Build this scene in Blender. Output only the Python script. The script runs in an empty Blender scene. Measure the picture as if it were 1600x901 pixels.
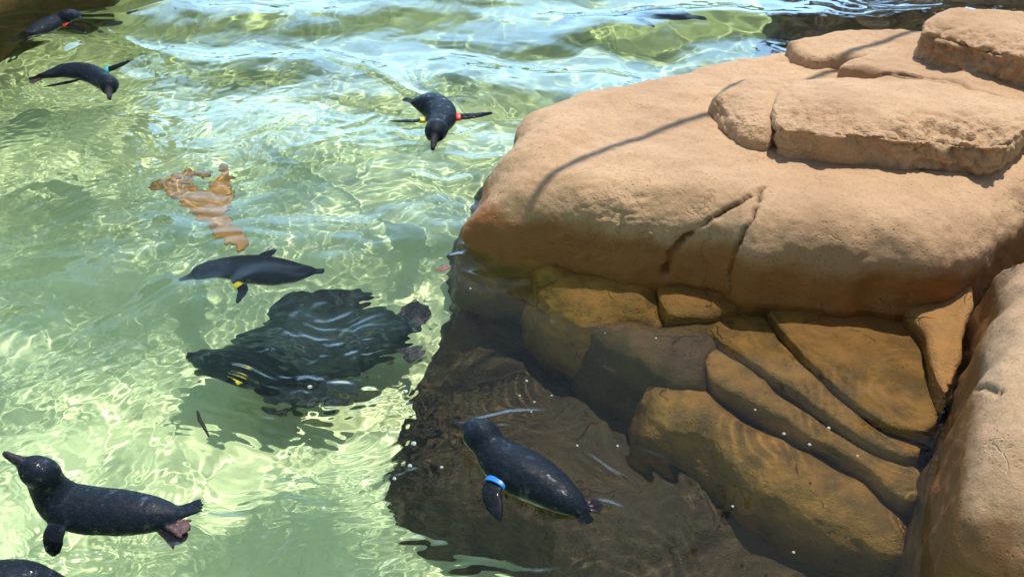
import bpy, math, random
import numpy as np
import mathutils
import openvdb
sc = bpy.context.scene
R = math.radians
# ------------------------------------------------------------------ camera
PIT = R(36.5); FPX = 1450.0; HCAM = 1.5
cam = bpy.data.cameras.new('camera'); cam_o = bpy.data.objects.new('camera', cam); sc.collection.objects.link(cam_o)
cam_o.location = (0, 0, HCAM); cam_o.rotation_euler = (R(90) - PIT, 0, 0)
cam.sensor_width = 36; cam.lens = FPX / 1600 * 36; cam.clip_start = .05; cam.clip_end = 3000
sc.camera = cam_o
# ------------------------------------------------------------------ sky and sun
EL = R(70); AZ = R(32)
world = bpy.data.worlds.new('World'); sc.world = world; world.use_nodes = True
wn = world.node_tree; sky = wn.nodes.new('ShaderNodeTexSky'); sky.sky_type = 'NISHITA'; sky.sun_disc = False
sky.sun_elevation = EL; sky.sun_rotation = AZ; sky.altitude = 0; sky.air_density = 2.0; sky.dust_density = 1.0; sky.ozone_density = 3.0
# bright bluish cloud added low ahead only, to strengthen the sky mirrored in the water
tcw = wn.nodes.new('ShaderNodeTexCoord'); mpw = wn.nodes.new('ShaderNodeMapping'); mpw.inputs['Scale'].default_value = (1, 1, 3.2)
nzw = wn.nodes.new('ShaderNodeTexNoise'); nzw.inputs['Scale'].default_value = 2.3; nzw.inputs['Detail'].default_value = 6; nzw.inputs['Roughness'].default_value = .55
crw = wn.nodes.new('ShaderNodeValToRGB'); crw.color_ramp.elements[0].position = .28; crw.color_ramp.elements[1].position = .52; crw.color_ramp.elements[1].color = (.9, .9, .9, 1)
mxw = wn.nodes.new('ShaderNodeMix'); mxw.data_type = 'RGBA'; mxw.inputs[7].default_value = (25, 43, 66, 1)
wn.links.new(tcw.outputs['Generated'], mpw.inputs[0]); wn.links.new(mpw.outputs[0], nzw.inputs['Vector']); wn.links.new(nzw.outputs[0], crw.inputs[0])
spw = wn.nodes.new('ShaderNodeSeparateXYZ'); mrw = wn.nodes.new('ShaderNodeMapRange'); mrw.interpolation_type = 'SMOOTHSTEP'
mrw.inputs[1].default_value = .40; mrw.inputs[2].default_value = .58; mrw.inputs[3].default_value = 1; mrw.inputs[4].default_value = 0
muw = wn.nodes.new('ShaderNodeMath'); muw.operation = 'MULTIPLY'
wn.links.new(tcw.outputs['Generated'], spw.inputs[0]); wn.links.new(spw.outputs[2], mrw.inputs[0]); wn.links.new(crw.outputs[0], muw.inputs[0]); wn.links.new(mrw.outputs[0], muw.inputs[1])
mry = wn.nodes.new('ShaderNodeMapRange'); mry.interpolation_type = 'SMOOTHSTEP'; mry.inputs[1].default_value = .2; mry.inputs[2].default_value = .6
mu2 = wn.nodes.new('ShaderNodeMath'); mu2.operation = 'MULTIPLY'
wn.links.new(spw.outputs[1], mry.inputs[0]); wn.links.new(mry.outputs[0], mu2.inputs[0]); wn.links.new(muw.outputs[0], mu2.inputs[1])
wn.links.new(mu2.outputs[0], mxw.inputs[0]); wn.links.new(sky.outputs[0], mxw.inputs[6]); wn.links.new(mxw.outputs[2], wn.nodes['Background'].inputs[0])
wn.nodes['Background'].inputs[1].default_value = .09
sun = bpy.data.lights.new('sun', 'SUN'); sun.energy = 5.0; sun.angle = R(.53); sun.color = (1, .95, .87)
sun_o = bpy.data.objects.new('sun', sun); sc.collection.objects.link(sun_o)
SUND = mathutils.Vector((math.sin(AZ) * math.cos(EL), math.cos(AZ) * math.cos(EL), math.sin(EL)))
sun_o.rotation_euler = SUND.to_track_quat('Z', 'Y').to_euler(); sun_o.location = SUND * 20
sun.cycles.is_caustics_light = True
sc.view_settings.view_transform = 'Standard'; sc.view_settings.look = 'None'
sc.view_settings.exposure = .12; sc.view_settings.gamma = 1
sc.cycles.use_denoising = True
sc.cycles.max_bounces = 10; sc.cycles.transmission_bounces = 8; sc.cycles.glossy_bounces = 4; sc.cycles.diffuse_bounces = 3
sc.cycles.sample_clamp_indirect = 4; sc.cycles.blur_glossy = .5

# ------------------------------------------------------------------ helpers: projection, noise, meshes
FW = np.array([0, math.cos(PIT), -math.sin(PIT)]); UPV = np.array([0, math.sin(PIT), math.cos(PIT)]); RT = np.array([1., 0, 0])
CP = np.array([0, 0, HCAM])

def ray(px, py):
    d = FW + RT * ((px - 800) / FPX) - UPV * ((py - 450.5) / FPX)
    return d / np.linalg.norm(d)

def at(px, py, z=0.0):
    """where the sight line of a photo pixel meets height z (refracted below the water)"""
    d = ray(px, py)
    if z >= 0:
        return CP + d * ((z - HCAM) / d[2])
    p = CP + d * (-HCAM / d[2])
    h = math.hypot(d[0], d[1]); s = h / 1.333; c = math.sqrt(1 - s * s)
    t = -z / c
    return p + np.array([d[0] / h * s * t, d[1] / h * s * t, z])

def h2(i, j, s):
    n = (i * 374761393 + j * 668265263 + s * 1442695041) & 0xffffffff
    n = ((n ^ (n >> 13)) * 1274126177) & 0xffffffff
    return ((n ^ (n >> 16)) & 0xffff) / 65535.

def vn(x, y, s=0):
    xi = np.floor(x).astype(np.int64); yi = np.floor(y).astype(np.int64); fx = x - xi; fy = y - yi
    u = fx ** 3 * (fx * (fx * 6 - 15) + 10); v = fy ** 3 * (fy * (fy * 6 - 15) + 10)
    def g(a, b):
        t = h2(xi + a, yi + b, s) * 2 * np.pi
        return np.cos(t) * (fx - a) + np.sin(t) * (fy - b)
    return ((g(0, 0) * (1 - u) + g(1, 0) * u) * (1 - v) + (g(0, 1) * (1 - u) + g(1, 1) * u) * v) * 1.4

def n3(p, sc_, s=0):
    """value noise in 3D, -1..1"""
    q = p * sc_; i = np.floor(q).astype(np.int64); f = q - i; f = f * f * f * (f * (f * 6 - 15) + 10)
    def hh(a, b, c):
        n = ((i[:, 0] + a) * 374761393 + (i[:, 1] + b) * 668265263 + (i[:, 2] + c) * 2147483647 + s * 1442695041) & 0xffffffff
        n = ((n ^ (n >> 13)) * 1274126177) & 0xffffffff
        return ((n ^ (n >> 16)) & 0xffff) / 32767.5 - 1
    x, y, z = f[:, 0], f[:, 1], f[:, 2]
    def L(a, b, t): return a + (b - a) * t
    return L(L(L(hh(0,0,0), hh(1,0,0), x), L(hh(0,1,0), hh(1,1,0), x), y), L(L(hh(0,0,1), hh(1,0,1), x), L(hh(0,1,1), hh(1,1,1), x), y), z)

def make_mesh(name, v, f, mats, smooth=True, loc=(0, 0, 0), parent=None, caus=True):
    me = bpy.data.meshes.new(name)
    v = np.asarray(v, float) - np.array(loc)
    if isinstance(f, np.ndarray):
        me.vertices.add(len(v)); me.vertices.foreach_set('co', v.astype(np.float32).ravel())
        me.loops.add(f.size); me.loops.foreach_set('vertex_index', f.astype(np.int32).ravel())
        me.polygons.add(len(f)); me.polygons.foreach_set('loop_start', np.arange(0, f.size, f.shape[1], dtype=np.int32))
    else:
        me.from_pydata([tuple(a) for a in v], [], f)
    me.update(calc_edges=True)
    me.polygons.foreach_set('use_smooth', np.full(len(me.polygons), smooth, bool))
    for m in (mats if isinstance(mats, (list, tuple)) else [mats]): me.materials.append(m)
    o = bpy.data.objects.new(name, me); sc.collection.objects.link(o); o.location = loc
    if parent is not None:
        o.parent = parent; o.location = np.array(loc) - np.array(parent.location)
    if caus: o.cycles.is_caustics_receiver = True
    return o

def tag(o, label=None, cat=None, group=None, kind=None):
    if label: o['label'] = label
    if cat: o['category'] = cat
    if group: o['group'] = group
    if kind: o['kind'] = kind
    return o

def grid_mesh(name, xs, ys, zf, mat, **k):
    X, Y = np.meshgrid(xs, ys); Z = zf(X, Y); ny, nx = X.shape
    i = np.arange(nx * ny).reshape(ny, nx)
    f = np.stack([i[:-1, :-1], i[:-1, 1:], i[1:, 1:], i[1:, :-1]], -1).reshape(-1, 4)
    return make_mesh(name, np.stack([X, Y, Z], -1).reshape(-1, 3), f, mat, **k)

def smooth_poly(pts, n=6):
    pts = np.array(pts, float); m = len(pts); out = []
    for k in range(m):
        a, b, c, d = pts[(k - 1) % m], pts[k], pts[(k + 1) % m], pts[(k + 2) % m]
        for t in np.linspace(0, 1, n, endpoint=False):
            out.append(.5 * ((2 * b) + (-a + c) * t + (2 * a - 5 * b + 4 * c - d) * t * t + (-a + 3 * b - 3 * c + d) * t ** 3))
    return np.array(out)

def seg_dist(X, Y, a, b):
    dx, dy = b[0] - a[0], b[1] - a[1]
    t = np.clip(((X - a[0]) * dx + (Y - a[1]) * dy) / (dx * dx + dy * dy + 1e-12), 0, 1)
    return np.hypot(X - a[0] - t * dx, Y - a[1] - t * dy), t

def poly_sdf(X, Y, poly):
    d = np.full(X.shape, 1e9); ins = np.zeros(X.shape, bool); n = len(poly)
    for k in range(n):
        a, b = poly[k], poly[(k + 1) % n]
        d = np.minimum(d, seg_dist(X, Y, a, b)[0])
        c = (a[1] > Y) != (b[1] > Y)
        with np.errstate(divide='ignore', invalid='ignore'):
            xi = (b[0] - a[0]) * (Y - a[1]) / (b[1] - a[1] + 1e-15) + a[0]
        ins ^= c & (X < xi)
    return np.where(ins, -d, d)

def rmax(a, b, r):
    p = np.maximum(a + r, 0); q = np.maximum(b + r, 0)
    return np.where((a > -r) & (b > -r), np.hypot(p, q) - r, np.maximum(a, b))

def sdf_mesh(sdf, org, vox):
    g = openvdb.FloatGrid(float(1.0)); g.copyFromArray(sdf.astype(np.float32))
    v, q = g.convertToQuads(isovalue=0.0)
    v = np.array(v, float) * vox + org; q = np.array(q, int)
    a = v[q[:, 0]]; b = v[q[:, 1]]; c = v[q[:, 2]]; d = v[q[:, 3]]
    vol = np.einsum('ij,ij->i', a - v.mean(0), np.cross(c - a, d - b)).sum()
    return v, (q if vol > 0 else q[:, ::-1])

def vert_normals(v, f):
    n = np.cross(v[f[:, 2]] - v[f[:, 0]], v[f[:, 3]] - v[f[:, 1]])
    out = np.zeros_like(v)
    for k in range(4):
        for c in range(3): out[:, c] += np.bincount(f[:, k], n[:, c], len(v))
    return out / (np.linalg.norm(out, axis=1, keepdims=True) + 1e-12)

def rock(name, pts, zb, zt, r, mat, label, cat='rock', group=None, flare=0., slope=(0, 0), rb=.01, cracks=(), vox=.01,
         amp=1., seed=1, crags=(), n=6, bulge=0., dips=()):
    """a rounded stone: footprint outline, flat-ish top at zt, rounded shoulder r, splayed sides, carved cracks"""
    P = np.array([at(*p)[:2] for p in pts]); poly = smooth_poly(P, n)
    c = P.mean(0)
    ex = max(0, flare) * (zt - zb) + .04
    x0, y0 = poly.min(0) - ex; x1, y1 = poly.max(0) + ex
    ztm = zt + (abs(slope[0]) * (x1 - x0) + abs(slope[1]) * (y1 - y0)) + .05 + max(bulge, 0)
    xs = np.arange(x0, x1, vox); ys = np.arange(y0, y1, vox); zs = np.arange(zb - 3 * vox, ztm, vox)
    X, Y = np.meshgrid(xs, ys, indexing='ij')
    wob = .018 * amp * vn(X * 5, Y * 5, seed) + .008 * amp * vn(X * 13, Y * 13, seed + 3)
    d2 = poly_sdf(X, Y, poly) + wob
    top = zt - sum(dd * np.exp(-((X - at(*pp)[0]) ** 2 + (Y - at(*pp)[1]) ** 2) / rr ** 2) for (pp, rr, dd) in dips) + slope[0] * (X - c[0]) + slope[1] * (Y - c[1]) + .012 * amp * vn(X * 3.1, Y * 3.1, seed + 5) + bulge * (1 - np.exp(np.minimum(d2, 0) * 5))
    Z = zs[None, None, :]
    a = d2[:, :, None] + flare * (Z - zt) ; b = Z - top[:, :, None]
    s = rmax(rmax(a, b, r), zb - Z + 0 * a, rb)
    v, f = sdf_mesh(s, np.array([x0, y0, zs[0]]), vox)
    v0 = v; nn = vert_normals(v, f)
    h = .010 * n3(v, 6, seed) + .005 * n3(v, 15, seed + 1) + .0022 * n3(v, 38, seed + 2) + .0012 * n3(v, 80, seed + 4)
    cg = np.zeros(len(v))
    for (cp, rad, ca) in crags:
        cpos = at(*cp); m = np.exp(-(np.linalg.norm((v - cpos) / np.array([1.6, 1, 1]), axis=1) / rad) ** 2)
        rg = (1 - np.abs(n3(v * np.array([1, 1, 1.5]), 26, seed + 7))) ** 2 + .5 * (1 - np.abs(n3(v, 60, seed + 8))) ** 2
        h = h - m * ca * rg * 2; cg = np.maximum(cg, m)
    v = v + nn * (h * amp)[:, None]
    cr = np.zeros(len(v)); org = np.array([x0, y0, zs[0]])
    if cracks:
        def hit(px, py):      # first point of the stone on this line of sight
            d = ray(px, py); P = CP + d * np.arange(.8, 5.0, vox * .4)[:, None]; q = np.round((P - org) / vox).astype(int)
            ok = ((q >= 0) & (q < np.array(s.shape))).all(1); q = np.clip(q, 0, np.array(s.shape) - 1)
            k = np.argmax(ok & (s[q[:, 0], q[:, 1], q[:, 2]] < 0)); return P[k]
        vw = v0 + .006 * np.stack([n3(v0, 28, 77), n3(v0, 28, 78), n3(v0, 28, 79)], 1) + .0025 * np.stack([n3(v0, 90, 87), n3(v0, 90, 88), n3(v0, 90, 89)], 1)
        nm = 1 + .3 * n3(v, 14, 55)
        for (pl, w, dep) in cracks:
            pp = np.array([p[:2] for p in pl], float); W = [hit(*(pp[k] + (pp[k + 1] - pp[k]) * t)) for k in range(len(pp) - 1) for t in (0, .25, .5, .75)] + [hit(*pp[-1])]
            for k, (a_, b_) in enumerate(zip(W[:-1], W[1:])):
                dd = b_ - a_; t = np.clip(((vw - a_) @ dd) / (dd @ dd + 1e-9), 0, 1); dist = np.linalg.norm(vw - a_ - t[:, None] * dd, axis=1)
                u = (k + t) / (len(W) - 1); prof = np.exp(-(dist / (w * (.75 + .5 * u) * nm)) ** 2); cr = np.maximum(cr, prof * (.7 + .3 * u) * (dep / .03))
        v = v - nn * (cr * .03)[:, None]; cr = np.clip(cr * 2.2 - .15, 0, 1)
    cen = np.array([c[0], c[1], zb])
    o = make_mesh(name, v, f, mat, loc=cen)
    if crags: ag = o.data.attributes.new('Crag', 'FLOAT', 'POINT'); ag.data.foreach_set('value', cg.astype(np.float32))
    if cracks:
        at_c = o.data.attributes.new('Crack', 'FLOAT', 'POINT'); at_c.data.foreach_set('value', cr.astype(np.float32))
    tag(o, label, cat, group); return o

# ------------------------------------------------------------------ materials
def nmat(name):
    m = bpy.data.materials.new(name); m.use_nodes = True; n = m.node_tree; b = n.nodes['Principled BSDF']; return m, n, b

def nd(n, t, **k):
    o = n.nodes.new(t)
    for a, v in k.items():
        if a.startswith('i_'): o.inputs[a[2:].replace('_', ' ')].default_value = v
        else: setattr(o, a, v)
    return o

def ramp(n, src, stops, interp='LINEAR'):
    r = n.nodes.new('ShaderNodeValToRGB'); r.color_ramp.interpolation = interp
    e = r.color_ramp.elements
    while len(e) > 1: e.remove(e[-1])
    e[0].position = stops[0][0]; e[0].color = stops[0][1] if len(stops[0][1]) == 4 else (*stops[0][1], 1)
    for p, c in stops[1:]:
        x = e.new(p); x.color = c if len(c) == 4 else (*c, 1)
    n.links.new(src, r.inputs[0]); return r.outputs[0]

def mixc(n, fac, a, b, mode='MIX'):
    m = n.nodes.new('ShaderNodeMix'); m.data_type = 'RGBA'; m.blend_type = mode
    for s, v in ((m.inputs[0], fac), (m.inputs[6], a), (m.inputs[7], b)):
        if hasattr(v, 'links') or isinstance(v, bpy.types.NodeSocket): n.links.new(v, s)
        else: s.default_value = v if not isinstance(v, tuple) else (*v, 1)
    return m.outputs[2]

def math_(n, op, a, b=None, clamp=False):
    m = n.nodes.new('ShaderNodeMath'); m.operation = op; m.use_clamp = clamp
    for s, v in zip(m.inputs, (a, b)):
        if v is None: continue
        if isinstance(v, bpy.types.NodeSocket): n.links.new(v, s)
        else: s.default_value = v
    return m.outputs[0]

def noise(n, vec, s, det=4, rough=.6):
    t = nd(n, 'ShaderNodeTexNoise'); t.inputs['Scale'].default_value = s; t.inputs['Detail'].default_value = det; t.inputs['Roughness'].default_value = rough
    n.links.new(vec, t.inputs['Vector']); return t.outputs[0]

def rock_material(name, dry, dry2, stain, algae, deep, water_hi=.05, water_lo=-.02, deep_z=-.25, bump=.5):
    m, n, b = nmat(name)
    geo = nd(n, 'ShaderNodeNewGeometry'); pos = geo.outputs['Position']
    sep = nd(n, 'ShaderNodeSeparateXYZ'); n.links.new(pos, sep.inputs[0]); z = sep.outputs[2]
    nbig = noise(n, pos, 3.0, 4, .6); nmid = noise(n, pos, 14, 5, .65); nfin = noise(n, pos, 120, 4, .7)
    col = mixc(n, ramp(n, nbig, [(.35, (0, 0, 0)), (.65, (1, 1, 1))]), dry, dry2)
    col = mixc(n, math_(n, 'MULTIPLY', ramp(n, noise(n, pos, 1.7, 6, .62), [(.5, (0, 0, 0)), (.66, (1, 1, 1))]), .55), col, (dry[0] * .68, dry[1] * .62, dry[2] * .6))
    col = mixc(n, math_(n, 'MULTIPLY', ramp(n, nmid, [(.3, (1, 1, 1)), (.52, (0, 0, 0))]), .35), col, (dry[0] * .62, dry[1] * .58, dry[2] * .55))
    col = mixc(n, math_(n, 'MULTIPLY', ramp(n, nfin, [(.33, (1, 1, 1)), (.5, (0, 0, 0))]), .45), col, (dry[0] * .45, dry[1] * .4, dry[2] * .36))
    # pits
    vo = nd(n, 'ShaderNodeTexVoronoi'); vo.inputs['Scale'].default_value = 75; n.links.new(pos, vo.inputs['Vector'])
    pm = ramp(n, noise(n, pos, 8, 2), [(.5, (0, 0, 0)), (.62, (1, 1, 1))])
    pit = math_(n, 'MULTIPLY', ramp(n, vo.outputs['Distance'], [(.12, (1, 1, 1)), (.26, (0, 0, 0))]), pm)
    col = mixc(n, math_(n, 'MULTIPLY', pit, .5), col, (dry[0] * .3, dry[1] * .26, dry[2] * .24))
    ca = nd(n, 'ShaderNodeAttribute', attribute_name='Crack')
    col = mixc(n, math_(n, 'MULTIPLY', ca.outputs['Fac'], .85), col, (dry[0] * .16, dry[1] * .13, dry[2] * .11))
    zn = math_(n, 'ADD', z, math_(n, 'MULTIPLY', math_(n, 'SUBTRACT', noise(n, pos, 5, 5, .65), .5), .16))
    def step(lo, hi):  # 1 below lo, 0 above hi
        mr = nd(n, 'ShaderNodeMapRange'); mr.inputs[1].default_value = lo; mr.inputs[2].default_value = hi
        mr.inputs[3].default_value = 1; mr.inputs[4].default_value = 0; mr.clamp = True; mr.interpolation_type = 'SMOOTHSTEP'; n.links.new(zn, mr.inputs[0]); return mr.outputs[0]
    wet = step(water_hi - .02, water_hi + .05)
    col = mixc(n, math_(n, 'MULTIPLY', wet, .9), col, mixc(n, nmid, stain, (stain[0] * .45, stain[1] * .42, stain[2] * .5)))
    col = mixc(n, step(water_lo - .05, water_lo + .02), col, mixc(n, ramp(n, nmid, [(.35, (0, 0, 0)), (.62, (1, 1, 1))]), algae, (algae[0] * .45, algae[1] * .5, algae[2] * .6)))
    col = mixc(n, step(deep_z - .15, deep_z + .05), col, mixc(n, ramp(n, nbig, [(.35, (0, 0, 0)), (.62, (1, 1, 1))]), deep, (deep[0] * .5, deep[1] * .55, deep[2] * .6)))
    n.links.new(col, b.inputs['Base Color'])
    rr = mixc(n, wet, (.85, .85, .85), (.42, .42, .42)); n.links.new(rr, b.inputs['Roughness'])
    b.inputs['Specular IOR Level'].default_value = .35
    hgt = math_(n, 'ADD', math_(n, 'MULTIPLY', noise(n, pos, 60, 6, .7), 1.0), math_(n, 'MULTIPLY', pit, -.6))
    hgt = math_(n, 'ADD', hgt, math_(n, 'MULTIPLY', noise(n, pos, 260, 3, .7), .35))
    ag = nd(n, 'ShaderNodeAttribute', attribute_name='Crag'); v2 = nd(n, 'ShaderNodeTexVoronoi'); v2.feature = 'DISTANCE_TO_EDGE'; v2.inputs['Scale'].default_value = 34
    wv = nd(n, 'ShaderNodeMix'); wv.data_type = 'VECTOR'; nz = nd(n, 'ShaderNodeTexNoise'); nz.inputs['Scale'].default_value = 40; nz.inputs['Detail'].default_value = 4; n.links.new(pos, nz.inputs['Vector'])
    wv.inputs[0].default_value = .035; n.links.new(pos, wv.inputs[4]); n.links.new(nz.outputs['Color'], wv.inputs[5]); n.links.new(wv.outputs[1], v2.inputs['Vector'])
    gap = ramp(n, v2.outputs['Distance'], [(.0, (0, 0, 0)), (.10, (1, 1, 1))])
    cgm = math_(n, 'MULTIPLY', ag.outputs['Fac'], ramp(n, noise(n, pos, 17, 4, .7), [(.42, (0, 0, 0)), (.58, (1, 1, 1))]))
    hgt = math_(n, 'ADD', hgt, math_(n, 'MULTIPLY', math_(n, 'MULTIPLY', cgm, math_(n, 'ADD', math_(n, 'MULTIPLY', gap, .5), noise(n, pos, 90, 4, .8))), 2.2))
    # hairline chips scattered over the whole face
    v3 = nd(n, 'ShaderNodeTexVoronoi'); v3.feature = 'DISTANCE_TO_EDGE'; v3.inputs['Scale'].default_value = 5.5
    wv3 = nd(n, 'ShaderNodeMix'); wv3.data_type = 'VECTOR'; nz3 = nd(n, 'ShaderNodeTexNoise'); nz3.inputs['Scale'].default_value = 9; nz3.inputs['Detail'].default_value = 6; n.links.new(pos, nz3.inputs['Vector'])
    wv3.inputs[0].default_value = .12; n.links.new(pos, wv3.inputs[4]); n.links.new(nz3.outputs['Color'], wv3.inputs[5]); n.links.new(wv3.outputs[1], v3.inputs['Vector'])
    hair = math_(n, 'MULTIPLY', ramp(n, v3.outputs['Distance'], [(.0, (1, 1, 1)), (.012, (0, 0, 0))]), ramp(n, noise(n, pos, 6.5, 3), [(.56, (0, 0, 0)), (.62, (1, 1, 1))]))
    hgt = math_(n, 'ADD', hgt, math_(n, 'MULTIPLY', hair, -.9))
    bp = nd(n, 'ShaderNodeBump'); bp.inputs['Strength'].default_value = bump; bp.inputs['Distance'].default_value = .009
    n.links.new(hgt, bp.inputs['Height']); n.links.new(bp.outputs[0], b.inputs['Normal'])
    return m

STAIN = (.27, .105, .022); ALG = (.20, .115, .035); DEEP = (.075, .052, .020)
M_ROCK = rock_material('sandstone', (.50, .325, .185), (.43, .27, .15), STAIN, ALG, DEEP)
M_PLAT = rock_material('platform_sandstone', (.50, .325, .185), (.43, .27, .15), (.34, .125, .022), (.20, .10, .024), DEEP, water_hi=.115)
M_NEAR = rock_material('wet_sandstone', (.50, .325, .185), (.43, .27, .15), (.22, .085, .018), (.17, .085, .025), DEEP, water_hi=.17)
M_ROCKD = rock_material('submerged_stone', (.46, .26, .09), (.38, .20, .06), (.42, .21, .055), (.36, .185, .045), (.16, .075, .018), deep_z=-.27, bump=1.0)
M_BANK = rock_material('bank_stone', (.20, .12, .06), (.16, .09, .045), (.1, .05, .02), (.22, .13, .055), (.13, .08, .035))
M_BASE = rock_material('algae_stone', (.3, .2, .1), (.3, .2, .1), (.12, .06, .02), (.13, .072, .022), (.062, .040, .014), deep_z=-.16, bump=.8)

# ------------------------------------------------------------------ the basin and the ground round it
PX0, PX1, PY0, PY1, ZF = -7., 7., .25, 7.5, -.85
def floor_mat():
    m, n, b = nmat('pool_paint')
    geo = nd(n, 'ShaderNodeNewGeometry'); pos = geo.outputs['Position']
    a = noise(n, pos, 1.3, 5, .6); c = noise(n, pos, 7, 5, .7); s = noise(n, pos, 60, 3, .7)
    col = mixc(n, ramp(n, a, [(.35, (0, 0, 0)), (.65, (1, 1, 1))]), (.59, .74, .44), (.68, .78, .42))
    col = mixc(n, math_(n, 'MULTIPLY', ramp(n, c, [(.33, (1, 1, 1)), (.55, (0, 0, 0))]), .4), col, (.45, .58, .32))
    col = mixc(n, math_(n, 'MULTIPLY', ramp(n, s, [(.3, (1, 1, 1)), (.45, (0, 0, 0))]), .3), col, (.30, .37, .2))
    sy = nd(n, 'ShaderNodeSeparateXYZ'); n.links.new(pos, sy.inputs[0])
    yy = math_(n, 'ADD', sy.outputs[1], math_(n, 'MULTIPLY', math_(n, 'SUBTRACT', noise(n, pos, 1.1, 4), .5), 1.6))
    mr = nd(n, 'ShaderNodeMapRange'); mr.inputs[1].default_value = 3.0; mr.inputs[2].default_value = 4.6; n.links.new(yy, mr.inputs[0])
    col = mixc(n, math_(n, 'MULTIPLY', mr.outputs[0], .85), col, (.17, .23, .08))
    n.links.new(col, b.inputs['Base Color']); b.inputs['Roughness'].default_value = 1; b.inputs['Specular IOR Level'].default_value = 0
    return m
def basin(X, Y):
    d = np.minimum(np.minimum(X - PX0, PX1 - X), np.minimum(Y - PY0, PY1 - Y))
    t = np.clip(d / .35, 0, 1); t = t * t * (3 - 2 * t)
    return .3 + (ZF - .3) * t + t * (.03 * vn(X * 1.2, Y * 1.2, 30) + .01 * vn(X * 4, Y * 4, 31))
tag(grid_mesh('pool_floor', np.linspace(PX0, PX1, 240), np.linspace(PY0, PY1, 130), basin, floor_mat()), 'pale green painted floor of the pool', kind='structure')
def ground_mat():
    m, n, b = nmat('paving'); geo = nd(n, 'ShaderNodeNewGeometry')
    c = noise(n, geo.outputs['Position'], 2, 6, .7)
    n.links.new(ramp(n, c, [(.3, (.22, .17, .11)), (.7, (.34, .27, .18))]), b.inputs['Base Color']); b.inputs['Roughness'].default_value = .95; return m
gv = []; gf = []
for (a, b_, c, d) in ((-400, PX0, -400, 400), (PX1, 400, -400, 400), (PX0, PX1, -400, PY0), (PX0, PX1, PY1, 400)):
    k = len(gv); gv += [(a, c, .3), (b_, c, .3), (b_, d, .3), (a, d, .3)]; gf.append((k, k + 1, k + 2, k + 3))
tag(make_mesh('ground', gv, gf, ground_mat(), smooth=False, caus=False), 'sandy paving round the pool', kind='structure')

# ------------------------------------------------------------------ water
def pxy(px, py): return at(px, py, 0)[:2]
def water_h(X, Y):
    # picture-like address of each point, used only to say where the water is rough or calm
    def near(px, py, rad):
        c = pxy(px, py); return np.exp(-(((X - c[0]) ** 2 + (Y - c[1]) ** 2) / rad ** 2))
    wx = X + .16 * vn(X * 2, Y * 2, 9) + .05 * vn(X * 6, Y * 6, 19); wy = Y + .16 * vn(X * 2, Y * 2, 8) + .05 * vn(X * 6, Y * 6, 18)
    # sheltered water beside the rocks
    edge = [pxy(*p) for p in ((760, 250), (735, 420), (700, 560), (690, 680), (800, 790), (920, 901), (1000, 1100))]
    sh = np.full(X.shape, -1e9); ex = np.array(edge)
    xe = np.interp(Y, ex[::-1, 1], ex[::-1, 0])
    calm = 1 / (1 + np.exp(-(X - xe) / .045)); calm = calm * (Y < 2.9)
    op = 1 - .68 * calm
    far = np.clip((Y - 2.7) / 1.2, 0, 1)
    H = .010 * vn(wx * 1.1, wy * 1.9, 1) + far * .056 * vn(wx * .8 + 3, wy * 2.3, 21) + .0048 * vn(wx * 3.2, wy * 4.6, 2) * (.75 + .5 * far)
    H = H + .0016 * vn(wx * 8, wy * 11, 3) + .0007 * vn(wx * 17 + 2, wy * 20, 33)
    rough = np.clip(.2 + 1.1 * near(330, 760, .75) + .9 * near(560, 760, .35) + .7 * near(740, 850, .28) + .8 * near(330, 190, .8) + .6 * near(60, 240, .6) - .8 * near(330, 420, .6), 0, 1.3)
    H = H + (rough ** 1.3) * (.0014 * vn(wx * 15, wy * 22, 4) + .0010 * vn(wx * 34, wy * 50, 5))
    blob = np.clip(2.2 * near(510, 530, .15) + 1.4 * near(540, 610, .10) + 1.2 * near(390, 570, .08) - .3, 0, 1)
    H = H + blob * (.0030 * vn(wx * 15, wy * 19, 11) + .0026 * vn(wx * 36, wy * 42, 12) + .0009 * vn(wx * 75, wy * 80, 13))
    H = H * op
    # rings round rising bubbles
    for (px, py, a) in RINGS:
        c = pxy(px, py); r = np.hypot(X - c[0], Y - c[1]); m = r < .09
        H[m] += a * np.cos(r[m] * 2 * np.pi / .019) * np.exp(-(r[m] / .028) ** 2)
    for (px, py, a, wl_, rad_) in TRAINS:
        c = pxy(px, py); r = np.hypot(X - c[0], Y - c[1]); m = r < rad_ * 2.2
        an = np.arctan2(Y[m] - c[1], X[m] - c[0]) + vn(X[m] * 9, Y[m] * 9, 66)
        H[m] += a * (.35 + .9 * vn(X[m] * 7, Y[m] * 7, 68)).clip(0, 1.2) * np.sin((r[m] + .02 * vn(X[m] * 8, Y[m] * 8, 67)) * 2 * np.pi / wl_) * np.exp(-(r[m] / rad_) ** 2) * (r[m] / rad_) * 1.6 * (.6 + .4 * np.sin(an * 2 + 1))
    # wakes and ripples: narrow ridges following a line
    for pl, w, a in RIDGES:
        W = [pxy(*p) for p in pl]; W = np.array(W); lo = W.min(0) - .08; hi = W.max(0) + .08
        m = (X > lo[0]) & (X < hi[0]) & (Y > lo[1]) & (Y < hi[1])
        xx, yy = X[m], Y[m]; best = np.full(xx.shape, 1e9); tt = np.zeros(xx.shape); L = len(W) - 1
        for k in range(L):
            d, t = seg_dist(xx, yy, W[k], W[k + 1]); u = d < best; best = np.where(u, d, best); tt = np.where(u, (k + t) / L, tt)
        env = np.sin(np.pi * np.clip(tt, .02, .98)) ** .6
        H[m] += a * env * np.exp(-(best / w) ** 2)
    return H
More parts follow.
